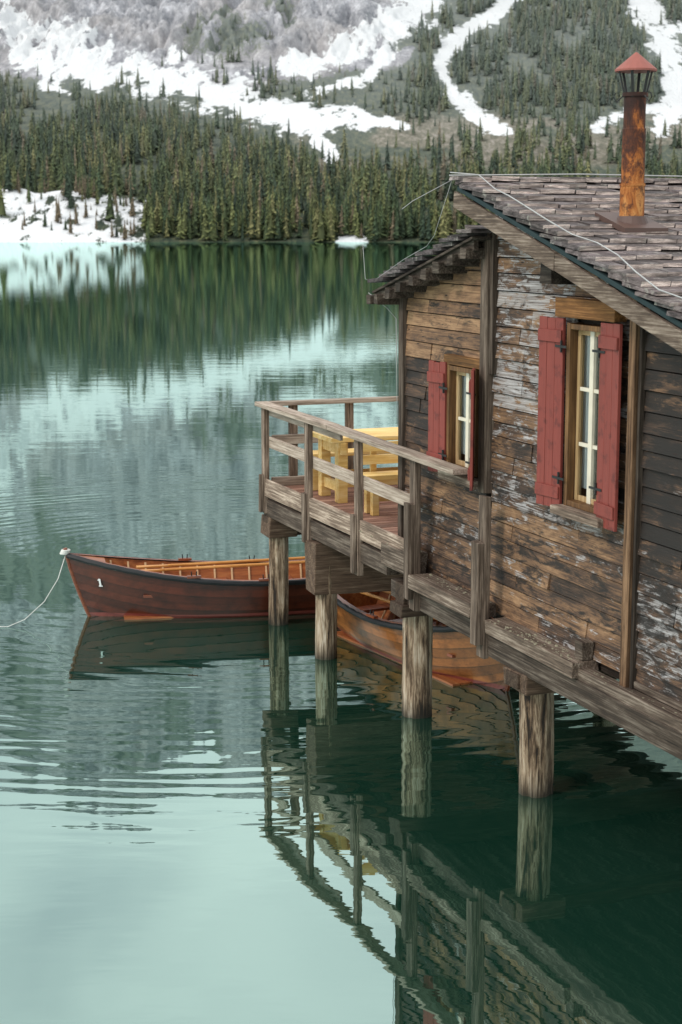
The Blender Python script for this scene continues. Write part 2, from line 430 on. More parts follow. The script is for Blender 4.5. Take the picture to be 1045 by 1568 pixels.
c.hexa([(cs-.25,cq-.2,5.10),(cs+.24,cq-.2,4.97),(cs+.24,cq+.2,4.97),(cs-.25,cq+.2,5.10),(cs-.25,cq-.2,5.145),(cs+.24,cq-.2,5.015),(cs+.24,cq+.2,5.015),(cs-.25,cq+.2,5.145)])
c.tube([(cs,cq,5.02),(cs,cq,5.11)],[.15,.112],18)
c.build('flashing',[simple('dark_flashing_metal',(.10,.06,.05),.5)],ch)
cb=MB()
pts=[(6.22,-.30,5.50)]+[(s,-.20+.12*math.sin(s*3.1)*.4,5.50+sl*(s-6.27)+.05*abs(math.sin(s*2.3))) for s in np.arange(6.5,11.4,.35)]
cb.tube(pts,.0055,5)
cb.tube([(6.24,-.28,5.44),(6.2,-.65,5.25),(6.2,-.75,5.18)],.003,4)
cb.tube([(6.24,-.29,5.44),(6.0,-.35,4.95),(5.6,-.25,4.85),(4.9,-.18,4.72),(3.9,-.1,4.48),(3.74,-.12,4.5),(3.72,-.14,4.86)],.0025,4)
cb.tube([(6.2,-.30,5.475),(6.2,1.0,5.50),(6.22,2.4,5.49),(6.22,4.6,5.50)],.006,5)
cb.tube([(3.78,-.1,4.36),(3.8,.1,4.2),(4.0,.12,4.1),(4.02,.13,3.0)],.004,5)
cb.build('lightning_cables',[M_cable],house,smooth=True)
# ------------------------------------------------------------------ piles and deck
deck=empty('wooden_deck',ORG,ANG)
def pile(s,q,r=.165,top=1.2):
    mb=MB(); n=28; k=30
    ph=[R(0,6.28) for _ in range(5)]
    for i in range(k+1):
        z=-1.6+(top+1.6)*i/k
        rr=r*(1-.05*(z+1)/3)
        for j in range(n):
            t=2*math.pi*j/n
            d=rr*(1+.05*math.sin(2*t+ph[0])+.035*math.sin(5*t+ph[1]+z*.7)+.035*math.sin(9*t+ph[2]+.4*z)+.02*math.sin(3*z+ph[3]+t)+R(-.012,.012))
            if j in (3,11,18,24): d*=.90
            mb.v.append((s+d*math.cos(t)+.02*math.sin(z*1.1+ph[4]),q+d*math.sin(t),z))
    for i in range(k):
        for j in range(n):
            mb.f.append([i*n+j,i*n+(j+1)%n,(i+1)*n+(j+1)%n,(i+1)*n+j]);mb.c.append((1,1,1));mb.m.append(0)
    mb.f.append([k*n+j for j in range(n)]);mb.c.append((1,1,1));mb.m.append(0)
    return mb.build('timber_pile',[M_pile],deck,smooth=True)
for s,q,r in ((.06,.155,.125),(1.86,.13,.135),(4.46,.2,.15),(7.03,.23,.16),(10.6,.4,.17)): pile(s,q,r)
for s in (.1,1.9,4.5,7.1,10.0): pile(s,3.9,.16)
db=MB()
db.box((-.12,-.02,1.16),(.24,.36,1.42),g(.9),0,.012)
db.box((1.66,-.05,.78),(2.02,1.05,1.40),g(.95),0,.015)
db.box((4.30,-.06,1.10),(4.60,.9,1.22),g(.45),0,.01)
db.box((6.82,0,.98),(7.26,.45,1.14),g(.85),0,.012)
for s in (.05,1.85,4.45,7.03,10.6): db.box((s-.12,-.02 if s not in(1.85,) else 1.06,1.16 if s<5 else 1.0),(s+.12,4.3,1.415 if s<5 else 1.13),g(.45),0,.01)
db.build('pile_caps_and_cross_beams',[M_beamq],deck,.01)
db=MB()
db.box((-.05,-.0,1.42),(4.05,.16,1.64),g(.75),0,.008)
db.box((-.05,1.9,1.42),(4.05,2.05,1.64),g(.5)); db.box((-.05,3.9,1.42),(4.05,4.05,1.64),g(.5))
for a,b in ((.07,1.57),(1.73,3.17),(3.32,4.72)):
    db.box((a,-.02,1.68),(b,.022,1.90),g(2.0,2.3),0,.008)
db.build('edge_beams',[M_beam],deck,.008)
db=MB(); s=-.02
while s<4.0:
    db.box((s,.03,1.745+R(-.003,.003)),(s+.112,4.1,1.785+R(-.003,.003)),g(.75,1.25)); s+=.126
db.build('floor_planks',[M_deck],deck,.003)
db=MB()
for q in (.6,1.2,2.6,3.2): db.box((0,q,1.60),(4.0,q+.08,1.742),g(.5))
db.build('floor_joists',[M_beam],deck)
# railing
pv=Vector((1,.38,0)).normalized()*.09
rail=empty('wooden_railing',tuple(Vector(ORG)+pv),ANG)
pm=MB()
for s,top,bot in ((0.02,2.80,1.45),(1.65,2.78,1.34),(3.25,2.78,1.28),(4.80,2.76,1.22),(6.40,2.62,1.12)):
    w=.062 if s<4 else .075
    pm.box((s-w,-.12,bot),(s+w,-.058,top),g(1.8 if s<4 else 1.25),0,.006)
    if s>4: pm.box((s-w*.9,-.19,bot+.12),(s+w*.9,-.122,top-.45 if s<6 else 2.2),g(1.2),0,.008)
    else: pm.box((s-w*.7,-.17,bot+.02),(s+w*.7,-.122,1.95),g(1.3),0,.006)
for q in (.30,1.07,2.3,3.5): pm.box((-.06,q-.055,1.5),(0,q+.055,2.82),g(1.8),0,.006)
pm.build('rail_posts',[M_post],rail,.006)
rm=MB()
def railseg(s0,s1,z0,z1,q0,q1,h,c): rm.hexa([(s0,q0,z0-h),(s1,q0,z1-h),(s1,q1,z1-h),(s0,q1,z0-h),(s0,q0,z0),(s1,q0,z1),(s1,q1,z1),(s0,q1,z0)],g(c))
railseg(-.09,2.5,2.865,2.85,-.19,-.02,.055,1.15); railseg(2.506,5.9,2.848,2.80,-.185,-.025,.055,1.05)
railseg(-.03,2.6,2.80,2.775,-.056,-.02,.10,.9)
railseg(-.03,1.6,2.43,2.42,-.056,-.015,.14,1.2); railseg(1.6,4.75,2.38,2.36,-.056,-.015,.14,1.15)
rm.build('long_rails',[M_rail],rail,.006)
rm=MB()
rm.box((-.10,.0,2.81),(.04,4.1,2.862),g(1.0),0,.005); rm.box((.0,.0,2.32),(.04,4.1,2.44),g(1.0),0,.005)
rm.box((-.03,.0,1.68),(.02,4.1,1.9),g(1.0),0,.006)
rm.build('end_rails',[M_railq],rail,.006)
# picnic table and benches
tb=empty('picnic_table',ORG,ANG)
t=MB(); q0,q1=.30,2.4; zf=1.79
for i in range(5): t.box((.80+i*.165,q0,zf+.73),(.80+i*.165+.158,q1,zf+.785),g(.95,1.1),0,.003)
for q in (q0+.10,q1-.22):
    for s in (.88,1.46): t.box((s,q,zf),(s+.12,q+.12,zf+.725),g(.85,.95),0,.002)
    t.box((.84,q+.02,zf+.58),(1.62,q+.09,zf+.728),g(.9)); t.box((1.002,q+.03,zf+.12),(1.458,q+.08,zf+.24),g(.9))
t.box((1.19,q0+.15,zf+.13),(1.25,q1-.15,zf+.21),g(.9))
t.build('table_planks_and_legs',[M_yellow],tb,.004)
for nm,s,qs in (('pine_bench',2.25,.35),('pine_bench.001',.25,.35)):
    bn=empty(nm,ORG,ANG); t=MB()
    for k in (0,.17): t.box((s+k,qs,zf+.42),(s+k+.16,qs+1.9,zf+.465),g(.95,1.05),0,.003)
    for q in (qs+.1,qs+1.65):
        for k in (.03,.22): t.box((s+k,q,zf),(s+k+.08,q+.08,zf+.418),g(.85))
        t.box((s+.11,q+.01,zf+.33),(s+.22,q+.07,zf+.417),g(.9))
    t.box((s+.14,qs+.18,zf+.14),(s+.18,qs+1.66,zf+.22),g(.9))
    if s>2:
        for q in (qs+.2,qs+1.6): t.box((s-.05,q,zf+.2),(s-.004,q+.07,zf+.86),g(.9))
        for zz in (.55,.70): t.box((s-.003,qs,zf+zz),(s+.025,qs+1.9,zf+zz+.11),g(1.0),0,.002)
    t.build('bench_planks',[M_yellow],bn,.004)
# ------------------------------------------------------------------ rowing boats
def hullmat(name,a,b):
    m,nt=new_mat(name); co=objco(nt)
    n=noise(nt,co,1,5,.7,.4,(2,30,30)); k=noise(nt,co,4,5,.65)
    c=mixc(nt,n,a,b); c=mixc(nt,ramp(nt,k,[(.45,0),(.7,.7)]),c,tuple(x*.35 for x in a))
    c=mixc(nt,1.0,c,attr(nt).outputs['Color'],'MULTIPLY')
    sp=nt.nodes.new('ShaderNodeSeparateXYZ'); L(nt,co,sp.inputs[0])
    f=ramp(nt,mth(nt,'ADD',sp.outputs[2],mth(nt,'MULTIPLY',n,.01)),[(.055,1),(.061,0)])
    c=mixc(nt,f,c,mixc(nt,k,(.12,.025,.02),(.24,.055,.042)))
    finish(nt,c,.28,n,.2,.003,.5,.25); return m
def make_boat(name,Lb,B,loc,rz,hull,number=False):
    e=empty(name,loc,rz)
    K=8; NS=36
    def sec(t,w,off=0,side=1):
        if t<.55: b=B/2*(1-(1-t/.55)**2.3)
        else: b=B/2*(1-.30*((t-.55)/.45)**2)
        zs=.50+.34*max(0,1-t/.62)**1.9+.10*max(0,(t-.6)/.4)**2
        zk=-.16+.10*max(0,1-t/.25)**2+.12*max(0,(t-.7)/.3)**2
        p=.42+.5*max(0,1-t/.35)
        y=b*(w**p)+off; z_=zk+(zs-zk)*(w**(1.35-.3*max(0,1-t/.3)))
        x=t*Lb+.30*(1-w)**1.2*max(0,1-t/.35)**2
        return Vector((x,side*max(y,.012),z_))
    mb=MB()
    for side in (-1,1):
        prof=[]
        for k in range(K):
            prof.append((k/K,.018)); prof.append(((k+1)/K,.0))
        grid=[[sec(i/NS,w,o,side) for (w,o) in prof] for i in range(NS+1)]
        for i in range(NS):
            for j in range(len(prof)-1):
                q=[grid[i][j],grid[i+1][j],grid[i+1][j+1],grid[i][j+1]]
                if side>0: q=q[::-1]
                k=j//2
                shade=[1.0,.75,1.15,.7,1.05,.75,1.1,.8][k%8]
                mb.quad(q,(shade,)*3 if j%2==0 else (.12,.12,.12),0)
        W=[0.02,.08,.2,.35,.5,.65,.8,.92,.995]
        gi=[[sec(.02+.97*i/NS,w,-.03,side)+Vector((0,0,.03*(1-w))) for w in W] for i in range(NS+1)]
        for i in range(NS):
            for j in range(len(W)-1):
                q=[gi[i][j],gi[i+1][j],gi[i+1][j+1],gi[i][j+1]]
                if side<0: q=q[::-1]
                mb.quad(q,(1,1,1),1)
        for i in range(2,NS-1,2):
            t=.02+.97*i/NS
            pts=[sec(t,w,-.042,side)+Vector((0,0,.03*(1-w))) for w in (.15,.35,.55,.75,.9,.97)]
            mb.tube(pts,.014,5,(1,1,1),2)
        mb.tube([sec(i/NS,1,.014,side)+Vector((0,0,-.02+.004*(i%2))) for i in range(NS+1)],.036,8,(1,1,1),3)
        for i in range(NS):
            a=sec(i/NS,1,.02,side)+Vector((0,0,.016));b=sec((i+1)/NS,1,.02,side)+Vector((0,0,.016))
            c_=sec((i+1)/NS,1,-.055,side)+Vector((0,0,.016));d=sec(i/NS,1,-.055,side)+Vector((0,0,.016))
            q=[a,b,c_,d]
            if side>0: q=q[::-1]
            mb.quad(q,(1,1,1),4)
    for xx,mi in ((0,0),(-.03,1)):
        tr=[sec(1,w,0,-1)+Vector((xx,0,0)) for w in (1,.8,.6,.4,.2,0)]+[sec(1,w,0,1)+Vector((xx,0,0)) for w in (0,.2,.4,.6,.8,1)]
        mb.quad(tr,(1,1,1),mi)
    mb.tube([sec(0,w,0,1)*1.0+Vector((-.012,-.012,0)) for w in (0,.2,.4,.6,.8,1)]+[Vector((-.03,0,.92))],.026,8,(.8,.8,.8),4)
    mb.quad([Vector((.04,0,.835)),sec(.11,1,-.03,-1),sec(.11,1,-.03,1)],(1,1,1),1)
    for yy in np.arange(-.32,.33,.108):
        mb.box((.7,yy,.0),(Lb-.25,yy+.096,.022),g(.85,1.1),1)
    for t in (.24,.46,.66,.88):
        h=sec(t,.86,-.05,1); mb.box((t*Lb-.11,-h.y,.30),(t*Lb+.11,h.y,.332),g(1.05),4)
        mb.box((t*Lb-.02,-.02,.02),(t*Lb+.02,.02,.30),g(.8),4)
    for side in (-1,1):
        for t in (.36,.57):
            p=sec(t,1,0,side); mb.box((p.x-.09,p.y-.03,p.z+.017),(p.x+.09,p.y+.03,p.z+.045),g(.9),4)
            mb.tube([p+Vector((-.03,0,.045)),p+Vector((-.035,0,.10))],.008,5,(1,1,1),3); mb.tube([p+Vector((.03,0,.045)),p+Vector((.035,0,.10))],.008,5,(1,1,1),3)
    for y0,x0,x1,sg in ((-.1,Lb*.27,Lb*.93,1),(.18,Lb*.30,Lb*.97,1)):
        z0=.60;z1=.62
        mb.tube([(x0,y0,z0),(x1-.5,y0+.12,z1)],.021,8,(1,1,1),5)
        mb.hexa([(x0-.42,y0-.07,z0-.008),(x0+.05,y0-.025,z0-.01),(x0+.05,y0+.025,z0-.01),(x0-.42,y0+.06,z0-.008),(x0-.42,y0-.07,z0+.006),(x0+.05,y0-.025,z0+.012),(x0+.05,y0+.025,z0+.012),(x0-.42,y0+.06,z0+.006)],(1,1,1),5)
    if number:
        p=sec(.085,.72,0,-1); q2=sec(.12,.72,0,-1); d=(q2-p); d.z=0; d.normalize(); nrm=Vector((d.y,-d.x,0))
        up=(sec(.085,.85,0,-1)-sec(.085,.6,0,-1)).normalized()
        def st(a,b,c,dd):
            P=lambda u,v,o:p+d*u+up*v+nrm*o
            mb.hexa([P(a,c,.018),P(b,c,.018),P(b,c,.03),P(a,c,.03),P(a,dd,.018),P(b,dd,.018),P(b,dd,.03),P(a,dd,.03)],(1,1,1),6)
        st(-.012,.012,-.05,.05); st(-.024,.026,-.060,-.046); st(-.026,-.012,.024,.038)
    o=mb.build('hull_and_fittings',[hull,M_orange,M_cream,M_rub,M_varn,M_oar,M_num],e)
    return e
M_orange=wood('orange_varnished_wood',(.16,.04,.012),(.34,.10,.028),(.50,.19,.06),'s',rough=.4,coat=.3,spec=.5,fine=20,bstr=.1)
M_cream=simple('pale_rib_wood',(.62,.42,.24),.5)
M_rub=simple('black_rubber_fender',(.014,.016,.018),.5)
M_varn=wood('red_varnished_trim',(.10,.022,.010),(.24,.06,.022),(.36,.11,.045),'s',rough=.35,coat=.3,spec=.5,fine=20,bstr=.1)
M_oar=wood('oar_wood',(.35,.13,.03),(.55,.24,.06),(.70,.36,.12),'s',rough=.4,fine=20,bstr=.1)
M_num=simple('white_number_paint',(.8,.8,.8),.5,var=.05)
H1=hullmat('mahogany_hull_varnish',(.050,.009,.004),(.13,.026,.010))
H2=hullmat('amber_hull_varnish',(.13,.040,.010),(.44,.16,.038))
make_boat('rowing_boat',4.4,1.3,(-3.56,21.28,0),math.radians(11),H1,True)
make_boat('rowing_boat.001',3.75,1.28,(1.95,17.5,0),math.atan2(.877,-.48),H2)
mr=MB()
mr.tube([(-3.58,21.26,.84),(-3.66,21.1,.55),(-3.82,20.95,.28),(-4.05,20.8,.08),(-4.25,20.7,.01),(-4.6,20.7,.005),(-5.2,20.75,.005)],.0055,6)
for a in range(3): mr.tube([(-3.60+.05*math.cos(t)+a*.01,21.28+.05*math.sin(t),.86+.02*a-.01) for t in np.linspace(0,6.28,14)],.013,6)
mr.build('mooring_rope',[simple('white_rope',(.65,.65,.62),.9)],smooth=True)
# ------------------------------------------------------------------ noise for terrain
TAB=rng.rand(512,512)
def vn(x,y):
    xi=np.floor(x).astype(int);yi=np.floor(y).astype(int);fx=x-xi;fy=y-yi
    fx=fx*fx*(3-2*fx);fy=fy*fy*(3-2*fy)
    a=TAB[xi%512,yi%512];b=TAB[(xi+1)%512,yi%512];c=TAB[xi%512,(yi+1)%512];d=TAB[(xi+1)%512,(yi+1)%512]
    return (a*(1-fx)+b*fx)*(1-fy)+(c*(1-fx)+d*fx)*fy
def fbm(x,y,o=5,p=.5):
    s=0;a=1;t=0
    for i in range(o): s=s+a*vn(x*2**i+i*17.3,y*2**i+i*5.1);t+=a;a*=p
    return s/t
def sst(a,b,x):
    t=np.clip((x-a)/(b-a),0,1); return t*t*(3-2*t)
def height(X,Y):
    ys=700+14*(fbm(X/60,Y*0+3,3)-.5)*2-12*(1-sst(-160,-90,X))
    d=Y-ys
    z=np.where(d<0,d*.25,.22*d)
    z=np.where(Y>1100,88+.30*(Y-1100),z)
    z=np.where(Y>1500,208+.95*(Y-1500),z)
    top=640+260*(fbm(X/260+5,Y/600,5)-.42)
    z=np.where(z>top,top+(z-top)*.05,z)
    n=fbm(X/90,Y/140,5)-.5; n2=fbm(X/35+9,Y/60,5)-.5; n3=fbm(X/22+4,Y/90,5,.6)-.5
    rockz=(1-sst(0,70,X))*sst(1190,1270,Y)
    amp=3*sst(700,760,Y)+10*sst(1120,1400,Y)+75*sst(1480,1750,Y)
    z=z+amp*n*1.6+amp*.35*n2+rockz*(np.abs(n3)*-75+9)
    rd=1-np.abs(2*fbm(X/70+Y/900+2,Y/700,4)-1)
    z=z+60*sst(1520,1800,Y)*(rd-.7)
    side=1-sst(-128,-78,X)
    z=z+9*np.exp(-((Y-738-16*(fbm(X/20,Y/40,3)-.5))/26.)**2)*side*(.5+.9*fbm(X/16,Y/20,3))
    return z
POLY=[
 [(-345,1540,9),(-284,1406,9),(-229,1280,9),(-181,1196,11),(-146,1174,10),(-97,1132,10),(-60,1090,9),(-25,1030,8),(7,1022,6),(37,991,3)],
 [(90,1640,14),(74,1505,14),(39,1319,13),(8,1242,9),(-38,1196,5)],
 [(39,1319,10),(32,1242,6),(17,1153,4),(-14,1113,3)],
 [(170,1560,4),(155,1505,4),(117,1391,4.5),(77,1267,5),(66,1196,5),(72,1113,6),(85,1010,5.5),(96,967,3)],
 [(290,1600,8),(269,1505,10),(243,1319,10),(226,1153,7),(177,941,3)],
 [(200,1062,5),(146,974,3)],
 [(-14,955,3),(-8,925,4),(-4,905,3)],
 [(-230,1240,6),(-190,1120,3),(-170,1085,2)],
 [(-1,703,1.5),(4,706,5),(9,704,2)],
]
KY=.17
def snowmask(X,Y):
    Xw=X+16*(fbm(X/30+2,Y/110,4)-.5); Yw=Y+70*(fbm(X/26+8,Y/90+3,4)-.5)
    Xw=np.where(Y<760,X,Xw); Yw=np.where(Y<760,Y,Yw)
    best=np.full(X.shape,-9.)
    for pl in POLY:
        for (x0,y0,w0),(x1,y1,w1) in zip(pl[:-1],pl[1:]):
            ax,ay=x0,y0*KY;bx,by=x1-x0,(y1-y0)*KY
            t=np.clip(((Xw-ax)*bx+(Yw*KY-ay)*by)/(bx*bx+by*by),0,1)
            d=np.hypot(Xw-(ax+t*bx),Yw*KY-(ay+t*by)); w=w0+(w1-w0)*t
            best=np.maximum(best,1-d/w)
    n=fbm(X/7,Y/26,5,.65)-.5; nb=fbm(X/24+6,Y/70+1,3)-.5
    m=np.maximum(best,-1.2)+2.6*n+1.3*nb
    bank=(1-sst(-104,-78,X))*(1-sst(748,782,Y))
    bank=np.where(bank>.02,bank*(.55+3.4*(fbm(X/6,Y/13,5,.6)-.47)),-1)
    return np.clip(np.maximum(m,bank),-1,1)
def vegmask(X,Y):
    b=X/Y
    lim=1150+60*(fbm(X/50,Y/90,3)-.5)*2+ 900*sst(.035,.075,b)
    v=1-sst(-40,60,Y-lim)
    v=np.maximum(v,sst(.58,.68,fbm(X/45+3,Y/130+8,4))*.8*(Y<1500))
    v=np.maximum(v,np.exp(-((X+85)/38)**2-((Y-1285)/70)**2)*1.0*sst(.25,.45,fbm(X/14,Y/45,4)))
    v=np.maximum(v,sst(.54,.64,fbm(X/40+3,Y/70+1,4))*.75*(Y>1500))
    return np.clip(v,0,1)
def meadow(X,Y):
    b=X/Y
    return sst(-.04,.0,b)*sst(855,880,Y)*(1-sst(1000,1060,Y))*sst(.40,.5,fbm(X/40,Y/80+4,3))
ys=np.concatenate([np.linspace(640,695,6)[:-1],np.linspace(695,1120,190)[:-1],np.linspace(1120,1500,190)[:-1],np.linspace(1500,2300,190),np.linspace(2330,3200,12)])
xs=np.concatenate([np.linspace(-1500,-420,30)[:-1],np.linspace(-420,420,520)[:-1],np.linspace(420,1500,30)])
XX,YY=np.meshgrid(xs,ys); ZZ=height(XX,YY)
def grid_mesh(name,X,Y,Z,cols):
    ny,nx=X.shape; me=bpy.data.meshes.new(name)
    v=np.stack([X,Y,Z],-1).reshape(-1,3)
    idx=np.arange(nx*ny).reshape(ny,nx)
    f=np.stack([idx[:-1,:-1],idx[:-1,1:],idx[1:,1:],idx[1:,:-1]],-1).reshape(-1,4)
    me.vertices.add(len(v));me.vertices.foreach_set('co',v.ravel())
    me.loops.add(f.size);me.loops.foreach_set('vertex_index',f.ravel().astype(np.int32))
    me.polygons.add(len(f));me.polygons.foreach_set('loop_start',np.arange(0,f.size,4,dtype=np.int32))
    me.update(calc_edges=True)
    me.polygons.foreach_set('use_smooth',[True]*len(f))
    ca=me.color_attributes.new('Col','FLOAT_COLOR','POINT')
    c=np.concatenate([cols.reshape(-1,3),np.ones((len(v),1))],1); ca.data.foreach_set('color',c.ravel())
    o=bpy.data.objects.new(name,me);scene.collection.objects.link(o);return o
cols=np.stack([snowmask(XX,YY)*.5+.5,vegmask(XX,YY),meadow(XX,YY)],-1)
ter=grid_mesh('mountain_terrain',XX,YY,ZZ,cols)
def terrain_mat():
    m,nt=new_mat('rock_scree_snow'); co=objco(nt); a=attr(nt)
    sp=nt.nodes.new('ShaderNodeSeparateColor'); L(nt,a.outputs['Color'],sp.inputs[0])
    st=noise(nt,co,1,7,.78,.5,(.055,.016,.03)); fi=noise(nt,co,1,5,.78,.2,(.30,.08,.18)); bg=noise(nt,co,1,3,.5,.5,(.012,.006,.012))
    f=mth(nt,'ADD',mth(nt,'MULTIPLY',st,.55),mth(nt,'MULTIPLY',fi,.45))
    rock=ramp(nt,f,[(.40,(.08,.08,.10)),(.46,(.21,.20,.23)),(.53,(.38,.365,.40)),(.61,(.72,.71,.76))])
    rock=mixc(nt,ramp(nt,bg,[(.45,0),(.65,.35)]),rock,(.40,.33,.29))
    veg=ramp(nt,fi,[(.38,(.026,.040,.026)),(.5,(.060,.076,.044)),(.64,(.14,.14,.075))])
    vf=ramp(nt,mth(nt,'ADD',sp.outputs[1],mth(nt,'MULTIPLY',mth(nt,'SUBTRACT',fi,.5),2.0)),[(.42,0),(.58,1)])
    c=mixc(nt,vf,rock,veg)
    md=ramp(nt,fi,[(.38,(.08,.08,.045)),(.5,(.17,.145,.095)),(.62,(.32,.28,.24))])
    c=mixc(nt,sp.outputs[2],c,md)
    sf=mth(nt,'ADD',sp.outputs[0],mth(nt,'MULTIPLY',mth(nt,'SUBTRACT',fi,.5),1.2))
    sf=ramp(nt,sf,[(.51,0),(.60,1)])
    c=mixc(nt,sf,c,(.84,.85,.87))
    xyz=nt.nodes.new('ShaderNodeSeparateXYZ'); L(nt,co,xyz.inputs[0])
    hz=ramp(nt,mth(nt,'DIVIDE',xyz.outputs[1],2000.),[(.35,0.03),(.62,.30),(.9,.38)])  # aerial haze painted into the ground colour, paler with distance
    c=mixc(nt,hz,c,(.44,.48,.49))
    finish(nt,c,.9,f,.8,5.0,.1); return m
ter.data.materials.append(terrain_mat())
# ------------------------------------------------------------------ forest
def tree_variant(seed,nb=44,Rr=.17):
    r=np.random.RandomState(seed); V=[];F=[];S=[]
    for i in range(nb):
        u=.06+.92*(i+.5)/nb; th=r.rand()*6.28+i*2.4; rad=(Rr*(1-u)**.85+.012)*(.6+.75*r.rand())
        z=u; a=.42+.2*r.rand(); k=len(V)
        V+= [(0,0,z+.035),(rad*.55*math.cos(th-a),rad*.55*math.sin(th-a),z-.02),(rad*math.cos(th),rad*math.sin(th),z-.045-.03*r.rand()),(rad*.55*math.cos(th+a),rad*.55*math.sin(th+a),z-.02)]
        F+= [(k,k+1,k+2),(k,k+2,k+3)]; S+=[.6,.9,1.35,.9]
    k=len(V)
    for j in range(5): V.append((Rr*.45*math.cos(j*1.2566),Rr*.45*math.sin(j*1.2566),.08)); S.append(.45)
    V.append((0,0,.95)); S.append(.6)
    for j in range(5): F.append((k+j,k+(j+1)%5,k+5))
    k=len(V)
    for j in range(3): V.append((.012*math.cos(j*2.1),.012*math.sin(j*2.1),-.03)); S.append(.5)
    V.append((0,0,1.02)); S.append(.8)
    for j in range(3): F.append((k+j,k+(j+1)%3,k+3))
    return np.array(V),np.array(F),np.array(S)
variants=[tree_variant(i,Rr=rr) for i,rr in enumerate((.18,.23,.16,.20,.26,.19))]
def scatter(n,x0,x1,y0,y1,cond):
    X=rng.uniform(x0,x1,n);Y=rng.uniform(y0,y1,n); m=cond(X,Y); return X[m],Y[m]
def clear_snow(X,Y,dys=(0,40,75)):
    ok=np.ones(X.shape,bool)
    for dy in dys: ok&=snowmask(X*(1+dy/Y),Y+dy)<.05
    return ok|(rng.rand(len(X))<.07)&(snowmask(X,Y)<.3)
PX=[];PY=[];HS=[]
def dens_left(X,Y):
    z=height(X,Y); b=X/Y
    d=np.where(b<-.01,1.0,np.where(Y<840,1.0,.28))
    d=d*(1-sst(1130,1180,Y)*.9)*sst(.28,.40,fbm(X/25+7,Y/60,3))
    d=np.where((X<-84)&(Y<765),.10,d)
    far=(Y<850)|clear_snow(X,Y)
    return far&(z>.3)&(rng.rand(len(X))<d)
x,y=scatter(14500,-400,400,701,1210,dens_left); PX.append(x);PY.append(y);HS.append(np.where(rng.rand(len(x))<.25,.6,1)*rng.uniform(11,18,len(x))*np.where(y>930,.75,1))
x,y=scatter(900,-84,400,700,735,lambda X,Y:(height(X,Y)>.15)&(fbm(X/9,Y/30,3)>.36)&~((np.abs(X-4)<8)&(Y<712))); PX.append(x);PY.append(y);HS.append(rng.uniform(6,18,len(x)))
x,y=scatter(700,-400,-80,700,785,lambda X,Y:(height(X,Y)>.15)&(fbm(X/9+2,Y/20,3)>.43)); PX.append(x);PY.append(y);HS.append(rng.uniform(3,10,len(x)))
nb_=len(PX[0])+len(PX[1]); nshr=len(PX[2])
x,y=scatter(5200,20,400,1060,1700,lambda X,Y:clear_snow(X,Y,(0,40))&(X/Y>.045)&(fbm(X/30,Y/80,3)>.40)); PX.append(x);PY.append(y);HS.append(rng.uniform(8,17,len(x)))
x,y=scatter(1100,-400,60,1100,1500,lambda X,Y:(snowmask(X,Y)<.0)&(vegmask(X,Y)>.5)); PX.append(x);PY.append(y);HS.append(rng.uniform(4,9,len(x)))
PX=np.concatenate(PX);PY=np.concatenate(PY);HS=np.concatenate(HS);PZ=height(PX,PY)
vi=rng.randint(0,len(variants),len(PX)); VV=[];FF=[];CC=[];off=0
pal=np.array([(.055,.082,.040),(.085,.112,.046),(.15,.165,.062),(.21,.20,.085),(.038,.058,.036),(.20,.155,.10)])
pw=[.22,.25,.24,.13,.11,.05]
for k,(V,F,S) in enumerate(variants):
    ids=np.where(vi==k)[0]; n=len(ids)
    rot=rng.rand(n)*6.28;c,s=np.cos(rot),np.sin(rot);h=HS[ids];wd=h*rng.uniform(.85,1.25,n)
    x=V[None,:,0]*c[:,None]-V[None,:,1]*s[:,None];y=V[None,:,0]*s[:,None]+V[None,:,1]*c[:,None]
    P=np.stack([PX[ids][:,None]+x*wd[:,None],PY[ids][:,None]+y*wd[:,None],PZ[ids][:,None]-.3+V[None,:,2]*h[:,None]],-1)
    VV.append(P.reshape(-1,3)); FF.append((F[None]+(np.arange(n)*len(V))[:,None,None]).reshape(-1,3)+off); off+=n*len(V)
    ci=rng.choice(len(pal),n,p=pw)
    isb=(ids>=nb_)&(ids<nb_+nshr); ci=np.where(isb&(rng.rand(n)<.7),5,ci)
    cl=pal[ci]*rng.uniform(.8,1.25,(n,1))
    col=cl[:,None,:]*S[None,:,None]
    hzf=np.clip((PY[ids]-620)/1300,0,.46)[:,None,None]  # distance haze baked into the tree vertex colours, no real mist
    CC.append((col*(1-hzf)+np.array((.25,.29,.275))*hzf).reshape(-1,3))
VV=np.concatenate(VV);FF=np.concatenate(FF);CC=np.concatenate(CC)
me=bpy.data.meshes.new('conifer_forest')
me.vertices.add(len(VV));me.vertices.foreach_set('co',VV.ravel().astype(np.float32))
me.loops.add(FF.size);me.loops.foreach_set('vertex_index',FF.ravel().astype(np.int32))
me.polygons.add(len(FF));me.polygons.foreach_set('loop_start',np.arange(0,FF.size,3,dtype=np.int32)); me.update(calc_edges=True)
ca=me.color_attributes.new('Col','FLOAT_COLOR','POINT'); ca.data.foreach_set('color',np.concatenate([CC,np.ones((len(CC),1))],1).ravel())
fo=bpy.data.objects.new('conifer_forest',me);scene.collection.objects.link(fo)
m,nt=new_mat('conifer_needles'); df=nt.nodes.new('ShaderNodeBsdfDiffuse'); o=nt.nodes.new('ShaderNodeOutputMaterial'); L(nt,attr(nt).outputs['Color'],df.inputs[0]); L(nt,df.outputs[0],o.inputs[0]); me.materials.append(m)
